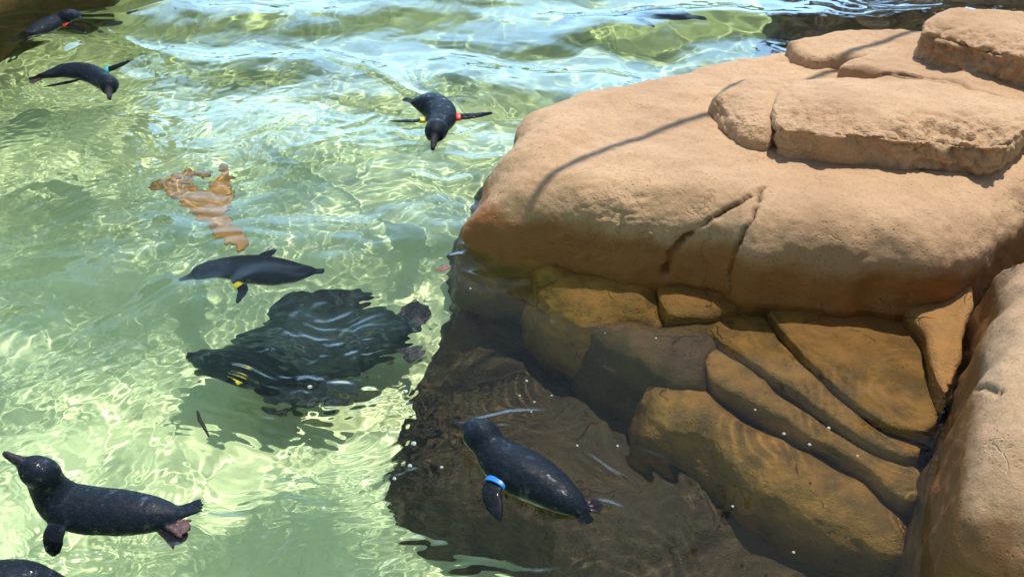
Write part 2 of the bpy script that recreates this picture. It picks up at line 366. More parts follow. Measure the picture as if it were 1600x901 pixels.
RINGS = [(484, 603, .0005), (634, 610, .0005), (608, 672, .0005), (646, 690, .0007), (640, 724, .0005), (480, 697, .0006), (690, 728, .0004), (565, 738, .0004),
         (616, 745, .0004), (566, 765, .0004), (494, 792, .0004), (670, 468, .0005), (549, 550, .0004), (526, 627, .0004), (690, 420, .0004), (1100, 770, .0005), (1455, 715, .0005)]
TRAINS = [(1290, 470, .0010, .026, .15), (1440, 600, .0009, .024, .17), (1260, 610, .0005, .03, .14), (1250, 760, .0005, .028, .12), (960, 760, .0006, .035, .20), (770, 680, .0006, .026, .12), (900, 450, .0005, .03, .14), (690, 180, .0012, .04, .22), (90, 800, .0007, .024, .16), (1100, 440, .0005, .022, .12)]
RIDGES = [([(715, 664), (760, 655), (800, 646), (862, 644)], .010, .0045), ([(770, 665), (800, 668)], .007, .003),
          ([(895, 708), (930, 735), (985, 762)], .010, .0042), ([(905, 702), (950, 735), (1000, 765)], .007, .004), ([(922, 782), (950, 788), (985, 800)], .009, .004),
          ([(722, 383), (750, 380), (775, 384)], .011, .0045), ([(728, 425), (760, 436), (800, 438), (860, 432)], .012, .0050), ([(735, 432), (770, 444), (830, 441)], .007, .0032),
          ([(700, 402), (735, 398)], .011, .0045), ([(985, 700), (1030, 720), (1080, 770), (1100, 830)], .02, .004), ([(960, 700), (1010, 730), (1050, 790), (1060, 850)], .015, .003),
          ([(440, 60), (500, 75), (560, 95), (620, 125), (640, 150)], .03, .006), ([(500, 85), (570, 105), (640, 145), (700, 165), (740, 200)], .022, .005),
          ([(430, 240), (520, 215), (600, 195)], .02, .004), ([(120, 30), (200, 30), (260, 10)], .02, .006), ([(120, 40), (190, 60), (260, 90)], .018, .004),
          ([(690, 240), (740, 250), (790, 245)], .02, .004), ([(640, 270), (700, 285), (740, 275)], .02, .004), ([(60, 860), (110, 872), (190, 868)], .010, .004), ([(40, 876), (120, 886), (210, 880)], .009, .0035), ([(130, 845), (220, 862), (300, 850)], .009, .003), ([(290, 800), (340, 806), (390, 800)], .010, .0035), ([(10, 730), (40, 780), (70, 840)], .010, .0035), ([(600, 200), (650, 215), (720, 212), (770, 190)], .014, .005), ([(590, 175), (560, 190), (520, 200)], .014, .004), ([(40, 140), (90, 152), (150, 160)], .016, .005), ([(190, 150), (220, 130), (260, 120)], .016, .005)]
xs = np.concatenate([np.arange(PX0, -2.75, .05), np.arange(-2.75, 2.6, .0058), np.arange(2.6, PX1, .05)])
ys = np.concatenate([np.arange(PY0, .95, .04), np.arange(.95, 3.0, .0052), np.arange(3.0, 4.9, .0078), np.arange(4.9, PY1, .05)])
mw = bpy.data.materials.new('water'); mw.use_nodes = True; n = mw.node_tree; n.nodes.clear()
out = n.nodes.new('ShaderNodeOutputMaterial'); gl = n.nodes.new('ShaderNodeBsdfGlass'); gl.inputs['IOR'].default_value = 1.333; gl.inputs['Roughness'].default_value = 0
gl.inputs['Color'].default_value = (.985, 1, .985, 1); n.links.new(gl.outputs[0], out.inputs[0])
wt = grid_mesh('water', xs, ys, water_h, mw, caus=False); wt.cycles.is_caustics_caster = True
tag(wt, 'clear rippling water of the pool', kind='structure')

# ------------------------------------------------------------------ the rocks
G1 = 'stacked boulders on the broad sandstone platform'
rock('rock_platform', [(727, 364, 0), (772, 386, 0), (830, 402, 0), (882, 416, 0), (980, 428, 0), (1045, 434, 0), (1122, 444, 0), (1160, 470, 0), (1250, 476, 0), (1340, 482, 0), (1420, 490, 0),
      (1512, 462, 0), (1575, 420, 0), (1680, 380, 0), (1900, 360, 0), (2000, 200, .1), (1900, 60, .2), (1600, 60, .2), (1400, 62, .2), (1240, 75, .21), (1160, 86, .21), (1000, 120, .21), (868, 152, .21), (816, 178, .20), (800, 238, .16), (762, 302, .06)],
     -.42, .245, .125, M_PLAT, 'broad flat tan sandstone platform with V shaped cracks and a wet rusty foot', flare=.06, slope=(0.0, -.01), vox=.0068, seed=3, n=4,
     dips=[((730, 352, .0), .13, .15), ((800, 390, .0), .14, .03)],
     cracks=[([(1194, 296), (1168, 312), (1145, 326), (1112, 344), (1085, 362), (1062, 380), (1045, 398), (1040, 425)], .0062, .034),
             ([(1194, 296), (1185, 315), (1172, 340), (1160, 365), (1148, 390), (1140, 415), (1138, 445)], .0058, .028)],
     crags=[((930, 380, .15), .12, .006), ((1000, 372, .2), .06, .006)])
rock('small_boulder', [(1099, 187, .23), (1120, 212, .23), (1150, 238, .23), (1185, 251, .23), (1208, 246, .23), (1226, 200, .27), (1244, 150, .31), (1215, 124, .31), (1150, 125, .31), (1110, 142, .3)],
     .205, .315, .06, M_ROCK, 'small rounded tan boulder squeezed against the left side of the big boulder', group=G1, flare=-.12, rb=.03, vox=.0055, seed=11, slope=(.05, .05), bulge=.03, crags=[((1160, 210, .27), .08, .005), ((1120, 165, .3), .06, .004)])
rock('large_boulder', [(1207, 258, .23), (1320, 270, .23), (1440, 281, .23), (1530, 286, .23), (1575, 270, .23), (1605, 225, .26), (1650, 180, .33), (1580, 155, .33), (1480, 130, .33), (1400, 120, .33), (1300, 120, .33), (1232, 124, .33), (1205, 170, .32), (1200, 215, .28)],
     .205, .345, .026, M_ROCK, 'largest boulder on the platform with a flat top and a shaded front face', group=G1, flare=-.18, rb=.03, vox=.006, seed=21, slope=(0, -.03),
     crags=[((1520, 222, .34), .13, .014), ((1232, 200, .32), .10, .009), ((1450, 212, .34), .07, .010), ((1350, 212, .34), .05, .005)], bulge=.01)
rock('flat_slab', [(1229, 84, .24), (1242, 106, .22), (1264, 120, .22), (1330, 122, .22), (1420, 112, .25), (1500, 85, .28), (1440, 49, .29), (1360, 46, .29), (1290, 51, .29), (1243, 62, .29)],
     .2, .295, .025, M_ROCK, 'low flat slab at the back of the platform nearest the open water', group=G1, vox=.0075, seed=31)
rock('wedge_slab', [(1308, 122, .26), (1325, 96, .29), (1390, 78, .31), (1460, 88, .31), (1600, 132, .31), (1760, 165, .31), (1780, 235, .3), (1640, 205, .3), (1500, 145, .3), (1400, 128, .28)],
     .2, .315, .03, M_ROCK, 'smooth low wedge of stone between the largest boulder and the topmost boulder', group=G1, vox=.0075, seed=41, cracks=[([(1380, 117, .3), (1480, 122, .3), (1560, 150, .3), (1700, 190, .3)], .008, .012)])
rock('top_boulder', [(1427, 77, .31), (1450, 99, .31), (1500, 114, .31), (1600, 140, .31), (1740, 170, .31), (1830, 120, .36), (1760, 32, .40), (1600, 19, .41), (1482, 15, .41), (1442, 38, .39)],
     .25, .415, .025, M_ROCK, 'topmost boulder at the back right with a craggy front edge', group=G1, vox=.0075, seed=51, slope=(0, -.02),
     crags=[((1460, 65, .37), .08, .010), ((1560, 95, .37), .10, .012), ((1500, 80, .38), .06, .008)])
rock('near_rock', [(1660, 385, .26), (1585, 422, .2), (1542, 470, .1), (1528, 560, 0), (1510, 640, 0), (1485, 710, 0), (1470, 790, 0), (1480, 880, 0), (1530, 950, 0), (1640, 1000, 0), (2100, 1000, .1), (2100, 450, .2), (1800, 365, .26)],
     -.9, .32, .15, M_NEAR, 'big smooth rounded rock rising from the water along the right edge of the pool', flare=.07, vox=.0095, seed=61, slope=(.08, -.05),
     dips=[((1570, 830, .3), .18, .12)],
     cracks=[([(1515, 600), (1545, 604), (1560, 608)], .006, .014)])
# submerged strata
G2 = 'sunken strata slabs under the platform edge'
rock('sunken_slab', [(1196, 484, -.05), (1300, 484, -.05), (1412, 496, -.05), (1448, 560, -.05), (1468, 640, -.06), (1446, 672, -.06), (1380, 655, -.06), (1300, 600, -.06), (1225, 530, -.06)],
     -.6, -.045, .015, M_ROCKD, 'widest sunken golden brown slab just under the water below the platform edge', group=G2, vox=.008, seed=71, slope=(-.04, .05), amp=.7,
     cracks=[([(1215, 500, -.05), (1250, 545, -.05), (1300, 585, -.05), (1315, 605, -.05)], .006, .016)])
rock('sunken_slab', [(1158, 490, -.09), (1196, 496, -.09), (1226, 540, -.09), (1300, 612, -.09), (1375, 668, -.09), (1440, 690, -.09), (1425, 708, -.1), (1345, 680, -.1), (1225, 600, -.1), (1120, 528, -.1), (1135, 500, -.1)],
     -.6, -.085, .015, M_ROCKD, 'narrow sunken strip of rock second from the platform, ending in a fork of cracks', group=G2, vox=.008, seed=72, slope=(-.03, .04), amp=.6, flare=.02)
rock('sunken_slab', [(1104, 556, -.14), (1130, 545, -.14), (1220, 612, -.14), (1340, 690, -.14), (1435, 728, -.14), (1420, 775, -.15), (1330, 712, -.15), (1220, 655, -.15), (1118, 600, -.15)],
     -.6, -.135, .02, M_ROCKD, 'long slanting sunken ledge third from the platform, between two dark clefts', group=G2, vox=.008, seed=73, slope=(-.03, .04), amp=.8)
rock('sunken_slab', [(1050, 600, -.24), (1104, 608, -.22), (1215, 675, -.2), (1330, 735, -.2), (1412, 788, -.2), (1408, 850, -.24), (1330, 830, -.26), (1200, 760, -.28), (1110, 700, -.28), (1035, 660, -.28), (1020, 625, -.28)],
     -.7, -.2, .06, M_ROCKD, 'lowest sunken slab sloping down into the dark deep water', group=G2, vox=.009, seed=74, slope=(.06, .10), amp=1.2, flare=.2)
rock('sunken_ledge', [(840, 396, -.02), (900, 410, -.02), (1020, 415, -.02), (1032, 486, -.05), (1000, 492, -.06), (920, 492, -.08), (870, 460, -.06), (840, 425, -.05)],
     -.6, -.035, .07, M_ROCKD, 'left sunken ledge at the wet foot of the platform', group=G2, vox=.009, seed=75, slope=(.06, .30), amp=1.3, flare=.1)
rock('sunken_ledge', [(1034, 420, -.03), (1140, 425, -.03), (1150, 480, -.03), (1040, 490, -.05)],
     -.6, -.022, .02, M_ROCKD, 'small sunken block directly below the V shaped cracks', group=G2, vox=.008, seed=76, slope=(.0, .1), amp=.9)
rock('sunken_ledge', [(940, 500, -.10), (1040, 495, -.08), (1150, 492, -.08), (1160, 520, -.1), (1110, 560, -.13), (1080, 600, -.2), (1000, 590, -.24), (950, 550, -.2)],
     -.7, -.10, .05, M_BASE, 'dim brown sunken shelf left of the slanting slabs', group=G2, vox=.01, seed=77, slope=(.10, .25), amp=1.4, flare=.2)
rock('wet_wedge', [(1418, 490, 0), (1470, 474, .01), (1514, 462, .02), (1508, 540, .01), (1490, 590, 0), (1474, 640, -.02), (1462, 610, -.03), (1440, 530, -.02)],
     -.6, .025, .02, M_ROCKD, 'wet rust orange stone wedge between platform and the near rock', vox=.007, seed=78, slope=(.15, .05), amp=.8,
     cracks=[([(1490, 480, .03), (1482, 560, .02), (1478, 600, 0)], .005, .008)])
# the dark foot of the rocks
rock('foot_boulder', [(800, 235, -.5), (756, 300, -.5), (736, 370, -.5), (722, 440, -.5), (702, 520, -.5), (668, 590, -.5), (634, 670, -.5), (645, 735, -.5), (705, 780, -.5), (795, 790, -.5), (865, 840, -.5), (910, 901, -.5),
      (930, 1010, -.6), (1400, 1200, -.6), (1900, 1000, -.5), (2000, 300, -.3), (1500, 150, -.3), (1200, 130, -.3), (950, 170, -.4)],
     -1.2, -.40, .20, M_BASE, 'dark algae covered rock mass at the foot of the boulders, spreading on the pool bottom', flare=.14, vox=.013, seed=81, slope=(.05, .08), amp=2.6, n=4,
     crags=[((660, 680, -.6), .2, .01)])

rock('sunken_rock', [(-160, -120, -.2), (60, -120, -.2), (175, -90, -.2), (165, -45, -.2), (100, -32, -.2), (40, -8, -.2), (-20, 15, -.2), (-140, 40, -.2)],
     -.8, -.10, .10, M_BANK, 'brown sunken rock in the upper left corner of the pool', vox=.013, seed=91, amp=1.4)
rock('sunken_rock', [(1240, 20, -.2), (1225, -30, -.2), (1300, -120, -.2), (1900, -120, -.2), (1900, 30, -.2), (1600, 90, -.2), (1400, 90, -.2), (1260, 60, -.2)],
     -1.0, -.38, .12, M_BASE, 'dark sunken rock beyond the top boulders under mirrored foliage', vox=.014, seed=92, amp=1.6, flare=.1)

# ------------------------------------------------------------------ penguins
def dark_feathers():
    m, n, b = nmat('plumage')
    at_ = nd(n, 'ShaderNodeAttribute', attribute_name='Col')
    tc = nd(n, 'ShaderNodeTexCoord'); o = tc.outputs['Object']
    mp = nd(n, 'ShaderNodeMapping'); mp.inputs['Scale'].default_value = (.6, 1, 1); n.links.new(o, mp.inputs[0]); sp = noise(n, mp.outputs[0], 330, 3, .75); big = noise(n, o, 25, 3, .6)
    c = mixc(n, math_(n, 'MULTIPLY', ramp(n, sp, [(.48, (0, 0, 0)), (.62, (1, 1, 1))]), .8), at_.outputs['Color'], mixc(n, 1.0, at_.outputs['Color'], (2.1, 2.6, 3.0), 'MULTIPLY'))
    n.links.new(c, b.inputs['Base Color'])
    n.links.new(ramp(n, big, [(.3, (.5, .5, .5)), (.7, (.75, .75, .75))]), b.inputs['Roughness']); b.inputs['Specular IOR Level'].default_value = .10; b.inputs['Coat Roughness'].default_value = .06; n.links.new(ramp(n, noise(n, o, 55, 4, .6), [(.56, (.06, .06, .06)), (.66, (.9, .9, .9))]), b.inputs['Coat Weight'])
    bp = nd(n, 'ShaderNodeBump'); bp.inputs['Strength'].default_value = .8; bp.inputs['Distance'].default_value = .0012
    n.links.new(math_(n, 'ADD', sp, math_(n, 'MULTIPLY', noise(n, o, 120, 3), .5)), bp.inputs['Height']); n.links.new(bp.outputs[0], b.inputs['Normal']); n.links.new(bp.outputs[0], b.inputs['Coat Normal'])
    return m
M_PENG = dark_feathers()
def plain(name, col, rough=.4):
    m, n, b = nmat(name); tc = nd(n, 'ShaderNodeTexCoord')
    s = noise(n, tc.outputs['Object'], 150, 3)
    n.links.new(mixc(n, s, col, tuple(c * .7 for c in col)), b.inputs['Base Color']); b.inputs['Roughness'].default_value = rough; return m
M_BLUE = plain('blue_plastic', (.02, .22, .75)); M_RED = plain('red_plastic', (.75, .05, .02)); M_YEL = plain('yellow_plastic', (.75, .62, .03)); M_TEAL = plain('teal_plastic', (.05, .5, .55))
M_EYE = plain('eye_black', (.02, .02, .025), .1)

BACK = np.array([.0055, .009, .014]); BELLY = np.array([.55, .56, .5]); FOOT = np.array([.075, .042, .042]); BILL = np.array([.02, .018, .02])
def cone_chain(G, pts, rad, zs=1.0, up=None):
    """distance to a chain of round cones; zs squashes along up"""
    best = np.full(len(G), 1e9)
    for (a, b, ra, rb) in zip(pts[:-1], pts[1:], rad[:-1], rad[1:]):
        d = b - a; L = d @ d + 1e-12
        t = np.clip(((G - a) @ d) / L, 0, 1); q = G - a - t[:, None] * d
        if zs != 1.0:
            qu = q @ up; q = q + np.outer(qu * (1 / zs - 1), up)
        best = np.minimum(best, np.linalg.norm(q, axis=1) - (ra + (rb - ra) * t))
    return best
def smin(a, b, k):
    h = np.clip(.5 + .5 * (b - a) / k, 0, 1); return b + (a - b) * h - k * h * (1 - h)
def spline(P, n):
    P = np.array(P, float); m = len(P); out = []
    Q = np.vstack([2 * P[0] - P[1], P, 2 * P[-1] - P[-2]])
    for k in range(m - 1):
        a, b, c, d = Q[k:k + 4]
        for t in np.linspace(0, 1, n, endpoint=False):
            out.append(.5 * ((2 * b) + (-a + c) * t + (2 * a - 5 * b + 4 * c - d) * t * t + (-a + 3 * b - 3 * c + d) * t ** 3))
    out.append(P[-1]); return np.array(out)

def penguin(label, spine, bill, tail, flippers, feet=(), vox=.003, squash=.85, up=(0, 0, 1), BACK=BACK, FOOT=FOOT):
    """spine: (px,py,z,radius) from rump to head; bill, tail: tip; flippers: (root, elbow, tip, width, band material or None)"""
    up = np.array(up, float); up /= np.linalg.norm(up)
    S = np.array([np.append(at(*s[:3]), s[3]) for s in spine]); C = spline(S, 5)
    pts = C[:, :3]; rad = C[:, 3]; head = S[-1, :3]; hr = S[-1, 3]
    bt = at(*bill); tt = at(*tail); bd = (bt - head) / np.linalg.norm(bt - head)
    allp = [pts - rad[:, None] * 1.1, pts + rad[:, None] * 1.1, bt[None], tt[None]]
    FL = []
    for fl in flippers:
        r_, e_, t_ = (at(*q) for q in fl[:3]); FL.append((r_, e_, t_, fl[3], fl[4])); allp += [np.array([r_, e_, t_])]
    FT = []
    for (a, b) in feet:
        a_, b_ = at(*a), at(*b); FT.append((a_, b_)); allp += [np.array([a_, b_])]
    allp = np.vstack(allp); lo = allp.min(0) - .03; hi = allp.max(0) + .03
    ax = [np.arange(lo[k], hi[k], vox) for k in range(3)]
    shp = tuple(len(a) for a in ax)
    def field(G):
        body = cone_chain(G, pts, rad, squash, up)
        hd = cone_chain(G, [head - bd * hr * .3, head + bd * hr * .35], [hr, hr * .86])
        bi = cone_chain(G, [head + bd * hr * .75, head + bd * (hr * 1.35), bt - bd * .003 - up * .002, bt - up * .005], [hr * .62, hr * .36, hr * .20, hr * .09], 1.15, up)
        rump = pts[0]; td = (tt - rump) / np.linalg.norm(tt - rump)
        side = np.cross(td, up); side /= np.linalg.norm(side)
        tl = np.full(len(G), 1e9)
        for w_ in (-.5, -.25, .0, .25, .5):
            e = rump + (tt - rump) * (1 - .12 * abs(w_)) + side * w_ * np.linalg.norm(tt - rump) * .45
            tl = np.minimum(tl, cone_chain(G, [rump - td * .01, e], [rad[0] * .62, .0035], .6, up))
        parts = [body, hd, bi, tl]
        d = smin(smin(body, hd, .012), tl, .010); d = smin(d, bi, .006)
        fld = np.full(len(G), 1e9)
        for (r_, e_, t_, w, band) in FL:
            F = spline(np.array([r_, e_, t_]), 6); u = F[-1] - F[0]; u /= np.linalg.norm(u)
            nrm = up - u * (up @ u) + .25 * np.cross(u, up); nrm /= np.linalg.norm(nrm)
            k = np.linspace(0, 1, len(F)); wd = w * np.interp(k, [0, .12, .4, .75, .93, 1], [.6, .75, 1, .8, .48, .25])
            fld = np.minimum(fld, cone_chain(G, F, wd, .26, nrm) * .6)
        d = smin(d, fld, .008)
        ftd = np.full(len(G), 1e9)
        for (a_, b_) in FT:
            u = b_ - a_; L = np.linalg.norm(u); u /= L; s_ = np.cross(u, up); s_ /= np.linalg.norm(s_)
            for w_ in (-.42, 0, .42):
                ftd = np.minimum(ftd, cone_chain(G, [a_, a_ + u * L * .45 + s_ * w_ * L * .45, b_ - u * abs(w_) * L * .3 + s_ * w_ * L], [.007, .0055, .0035]))
            mid = a_ + u * L * .5
            web = cone_chain(G, [a_, a_ + u * L * .72], [.004, L * .36], .22, up) * .5
            ftd = np.minimum(ftd, web)
        d = smin(d, ftd, .004)
        return d, body, hd, bi, tl, fld, ftd
    # coarse pass everywhere, fine pass only near the skin
    cx = [a[::4] for a in ax]; dc = field(np.stack(np.meshgrid(*cx, indexing='ij'), -1).reshape(-1, 3))[0].reshape([len(a) for a in cx])
    d = dc.repeat(4, 0).repeat(4, 1).repeat(4, 2)[:shp[0], :shp[1], :shp[2]].copy()
    near_ = np.abs(d) < vox * 9; I = np.nonzero(near_)
    d[near_] = field(np.stack([ax[k][I[k]] for k in range(3)], -1))[0]
    v, f = sdf_mesh(d, lo, vox)
    nn = vert_normals(v, f)
    v = v + nn * (.0005 * n3(v, 110, 5) + .0006 * n3(v, 45, 6))[:, None]
    _, body, hd, bi, tl, fld, ftd = field(v)
    # underside: below the spine, seen from the curve it belongs to
    D = np.linalg.norm(v[:, None, :] - pts[None], axis=2) - rad[None] * .2; k = D.argmin(1)
    rel = ((v - pts[k]) @ up) / np.maximum(rad[k], .01)
    belly = 1 / (1 + np.exp((rel + .28 + .10 * n3(v, 40, 9)) * 14))
    bm = (k > 1) & (bi > .006)
    col = BACK[None] + (BELLY - BACK)[None] * (belly * bm)[:, None]
    isf = (fld < .002) & (body > .006); under = np.clip((-(nn @ up) - .55) * 6, 0, 1)
    col = np.where(isf[:, None], BACK * .55 + (BELLY - BACK * .8) * under[:, None] * .8, col)
    col = np.where(((bi < .002) & (hd > .002))[:, None], BILL[None], col)
    col = np.where(((ftd < .003) & (body > .005))[:, None], FOOT[None] * (1 + .4 * n3(v, 200, 3))[:, None], col)
    cen = pts[len(pts) // 2]
    o = make_mesh('penguin', v, f, M_PENG, loc=cen)
    a = o.data.color_attributes.new('Col', 'FLOAT_COLOR', 'POINT')
    a.data.foreach_set('color', np.hstack([col, np.ones((len(col), 1))]).astype(np.float32).ravel())
    tag(o, label, 'penguin', 'little penguins swimming in the pool')
    # bands
    for (r_, e_, t_, w, band) in FL:
        if band is None: continue
        F = spline(np.array([r_, e_, t_]), 12); kk = 5; c = F[kk]; u = F[kk + 2] - F[kk - 1]; u /= np.linalg.norm(u)
        U = F[-1] - F[0]; U /= np.linalg.norm(U)
        nrm = up - U * (up @ U) + .25 * np.cross(U, up); nrm -= u * (u @ nrm); nrm /= np.linalg.norm(nrm); s_ = np.cross(u, nrm)
        N = 28; vv = []; hw = w * (.36 if band is not M_BLUE else .62) + .002; wr = w * .92 + .002; tr = w * .30 + .0035
        prof = [(-hw, 1.0), (-hw * .8, 1.10), (hw * .8, 1.10), (hw, 1.0), (hw * .6, .88), (-hw * .6, .88)]
        for i in range(N):
            an = 2 * math.pi * i / N
            for (l_, q) in prof:
                vv.append(c + u * l_ + s_ * math.cos(an) * wr * q + nrm * math.sin(an) * tr * q)
        ff = [(i * 6 + j, i * 6 + (j + 1) % 6, ((i + 1) % N) * 6 + (j + 1) % 6, ((i + 1) % N) * 6 + j) for i in range(N) for j in range(6)]
        make_mesh('flipper_band', np.array(vv), ff, band, loc=c, parent=o)
    # eyes
    sd = np.cross(bd, up); sd /= np.linalg.norm(sd)
    for sg in (-1, 1):
        c = head + bd * hr * .42 + sd * sg * hr * .80 + up * hr * .22; vv = []; ff = []; nu, nv = 10, 6; er = hr * .13
        for j in range(1, nv):
            for i in range(nu):
                th = math.pi * j / nv; ph = 2 * math.pi * i / nu
                vv.append(c + er * np.array([math.sin(th) * math.cos(ph), math.sin(th) * math.sin(ph), math.cos(th)]))
        ff = [(j * nu + i, j * nu + (i + 1) % nu, (j + 1) * nu + (i + 1) % nu, (j + 1) * nu + i) for j in range(nv - 2) for i in range(nu)]
        ff += [tuple(range(nu - 1, -1, -1)), tuple((nv - 2) * nu + i for i in range(nu))]
        make_mesh('eye', np.array(vv), ff, M_EYE, loc=c, parent=o)
    return o

# bottom left, head raised
penguin('dark penguin with its head raised and pinkish webbed feet trailing, at the lower left',
        [(266, 806, .0, .024), (238, 805, .0, .040), (190, 802, 0, .051), (140, 798, .0, .054), (102, 787, .012, .048), (80, 766, .045, .038), (68, 745, .080, .033), (60, 737, .095, .031)], (6, 707, .14), (316, 788, .008),
        [((92, 812, .01), (84, 838, .0), (86, 866, -.02), .024, None)], feet=[((258, 820, .0), (294, 826, .0)), ((250, 828, -.01), (288, 842, -.01))], vox=.0027)
# blue band
penguin('penguin with a bright blue flipper band swimming over the dark rock foot',
        [(905, 794, .0, .018), (885, 780, .005, .034), (850, 757, .008, .050), (815, 738, .008, .056), (786, 720, .012, .049), (766, 698, .022, .038), (750, 679, .032, .036)], (712, 662, .015), (922, 815, -.01),
        [((788, 738, .012), (768, 768, .008), (781, 811, -.008), .023, M_BLUE)], feet=[((905, 792, -.005), (940, 790, -.004)), ((898, 800, -.02), (918, 815, -.025))], vox=.0027)
# submerged, yellow band
penguin('fully submerged dark penguin with a thin yellow flipper band, bill pointing left',
        [(482, 424, -.14, .022), (462, 425, -.14, .038), (430, 424, -.14, .058), (395, 420, -.14, .060), (365, 418, -.135, .050), (340, 420, -.13, .041), (322, 424, -.13, .035)], (281, 438, -.135), (508, 424, -.14),
        [((368, 438, -.15), (380, 452, -.17), (371, 474, -.19), .017, M_YEL), ((400, 404, -.14), (416, 398, -.13), (432, 391, -.12), .016, None)], vox=.003)
# big blurred one
penguin('largest looking dark penguin, its submerged outline broken up by ripples',
        [(612, 512, -.67, .060), (580, 520, -.67, .105), (530, 532, -.67, .140), (470, 540, -.67, .150), (410, 556, -.67, .120), (360, 566, -.67, .080), (330, 566, -.67, .060)], (288, 552, -.66), (655, 505, -.67),
        [((430, 515, -.65), (480, 478, -.63), (575, 460, -.61), .08, None), ((420, 585, -.67), (460, 618, -.67), (545, 615, -.66), .08, None), ((385, 580, -.60), (355, 592, -.58), (335, 588, -.58), .022, M_YEL)],
        feet=[((605, 500, -.67), (665, 485, -.67)), ((610, 535, -.67), (655, 545, -.67))], vox=.005, BACK=np.array([.020, .034, .030]), FOOT=np.array([.05, .045, .045]))
# centre, facing us
penguin('penguin facing the camera with one red and one yellow flipper band, wings spread',
        [(650, 160, -.01, .022), (660, 162, -.005, .038), (674, 166, .0, .056), (686, 174, .0, .060), (690, 186, .005, .052), (684, 198, .015, .040), (681, 206, .018, .037)], (676, 232, .005), (630, 155, -.01),
        [((668, 187, .0), (645, 189, .0), (606, 188, -.005), .019, M_YEL), ((708, 183, .0), (730, 182, .0), (772, 177, -.005), .019, M_RED)], vox=.0036)
# left
penguin('penguin with downturned head and a teal band on its raised flipper, upper left',
        [(66, 123, -.0, .020), (82, 120, .0, .033), (105, 116, .0, .048), (130, 117, .0, .054), (150, 122, .005, .048), (163, 129, .02, .036), (170, 133, .025, .034)], (171, 154, .01), (46, 127, -.005),
        [((125, 128, .0), (100, 134, .0), (69, 139, .0), .018, None), ((160, 112, .015), (180, 105, .03), (206, 94, .05), .018, M_TEAL)], feet=[((66, 127, 0), (48, 132, 0))], vox=.0036)
# far upper left
penguin('farthest penguin on the left, swimming away with a red band on its flipper',
        [(36, 66, .0, .020), (46, 60, .0, .034), (62, 52, .0, .050), (80, 43, .0, .054), (94, 36, .005, .046), (104, 30, .02, .038), (110, 27, .025, .035)], (130, 23, .015), (18, 73, -.005),
        [((98, 42, .0), (116, 45, .0), (135, 53, -.005), .018, M_RED), ((70, 58, -.01), (52, 64, -.02), (40, 74, -.03), .018, None)], vox=.004)
# corner
penguin('penguin mostly cut off at the bottom left corner, only its dark back showing',
        [(85, 912, -.01, .022), (60, 912, -.005, .036), (25, 915, .0, .052), (-20, 920, .0, .056), (-60, 915, .005, .049), (-90, 902, .02, .038), (-108, 890, .03, .034)], (-150, 872, .02), (122, 915, -.01),
        [((-30, 950, .0), (-20, 985, -.01), (-5, 1020, -.02), .02, None)], vox=.003)
# faint one beyond
penguin('faint submerged penguin seen through the bright sky reflection near the top of the pool',
        [(1072, 31, -.08, .020), (1060, 30, -.08, .034), (1035, 28, -.07, .050), (1008, 26, -.055, .054), (985, 25, -.045, .048), (968, 25, -.04, .038), (957, 25, -.04, .034)], (932, 26, -.04), (1102, 33, -.09),
        [((1010, 18, -.06), (1006, 12, -.06), (1012, 4, -.06), .019, None), ((995, 34, -.07), (1005, 40, -.08), (1020, 46, -.10), .018, None)], vox=.004)

# ------------------------------------------------------------------ small things in the water
def flat_shape(name, pts, z, thick, mat, label, cat, warp=.01, slope=0.):
    P = np.array([at(px, py, z)[:2] for px, py in pts]); n_ = len(P); c = P.mean(0)
    vv = []
    for zz in (thick / 2, -thick / 2):
        for p in P: vv.append((p[0], p[1], z + zz + warp * math.sin(p[0] * 31 + p[1] * 17)))
    vv += [(c[0], c[1], z + thick), (c[0], c[1], z - thick)]
    ff = []
    for i in range(n_):
        j = (i + 1) % n_; ff += [(i, j, 2 * n_), (n_ + j, n_ + i, 2 * n_ + 1), (i, n_ + i, n_ + j, j)]
    o = make_mesh(name, np.array(vv), ff, mat, smooth=False, loc=(c[0], c[1], z)); tag(o, label, cat); return o
M_LEAF = plain('dead_leaf', (.16, .03, .015), .5); M_TWIG = plain('twig_bark', (.03, .022, .015), .7)
flat_shape('leaf', [(680, 421), (688, 416), (698, 414), (706, 416), (700, 420), (690, 424)], .004, .002, M_LEAF, 'small dark red leaf floating beside the platform tip', 'leaf', .001)
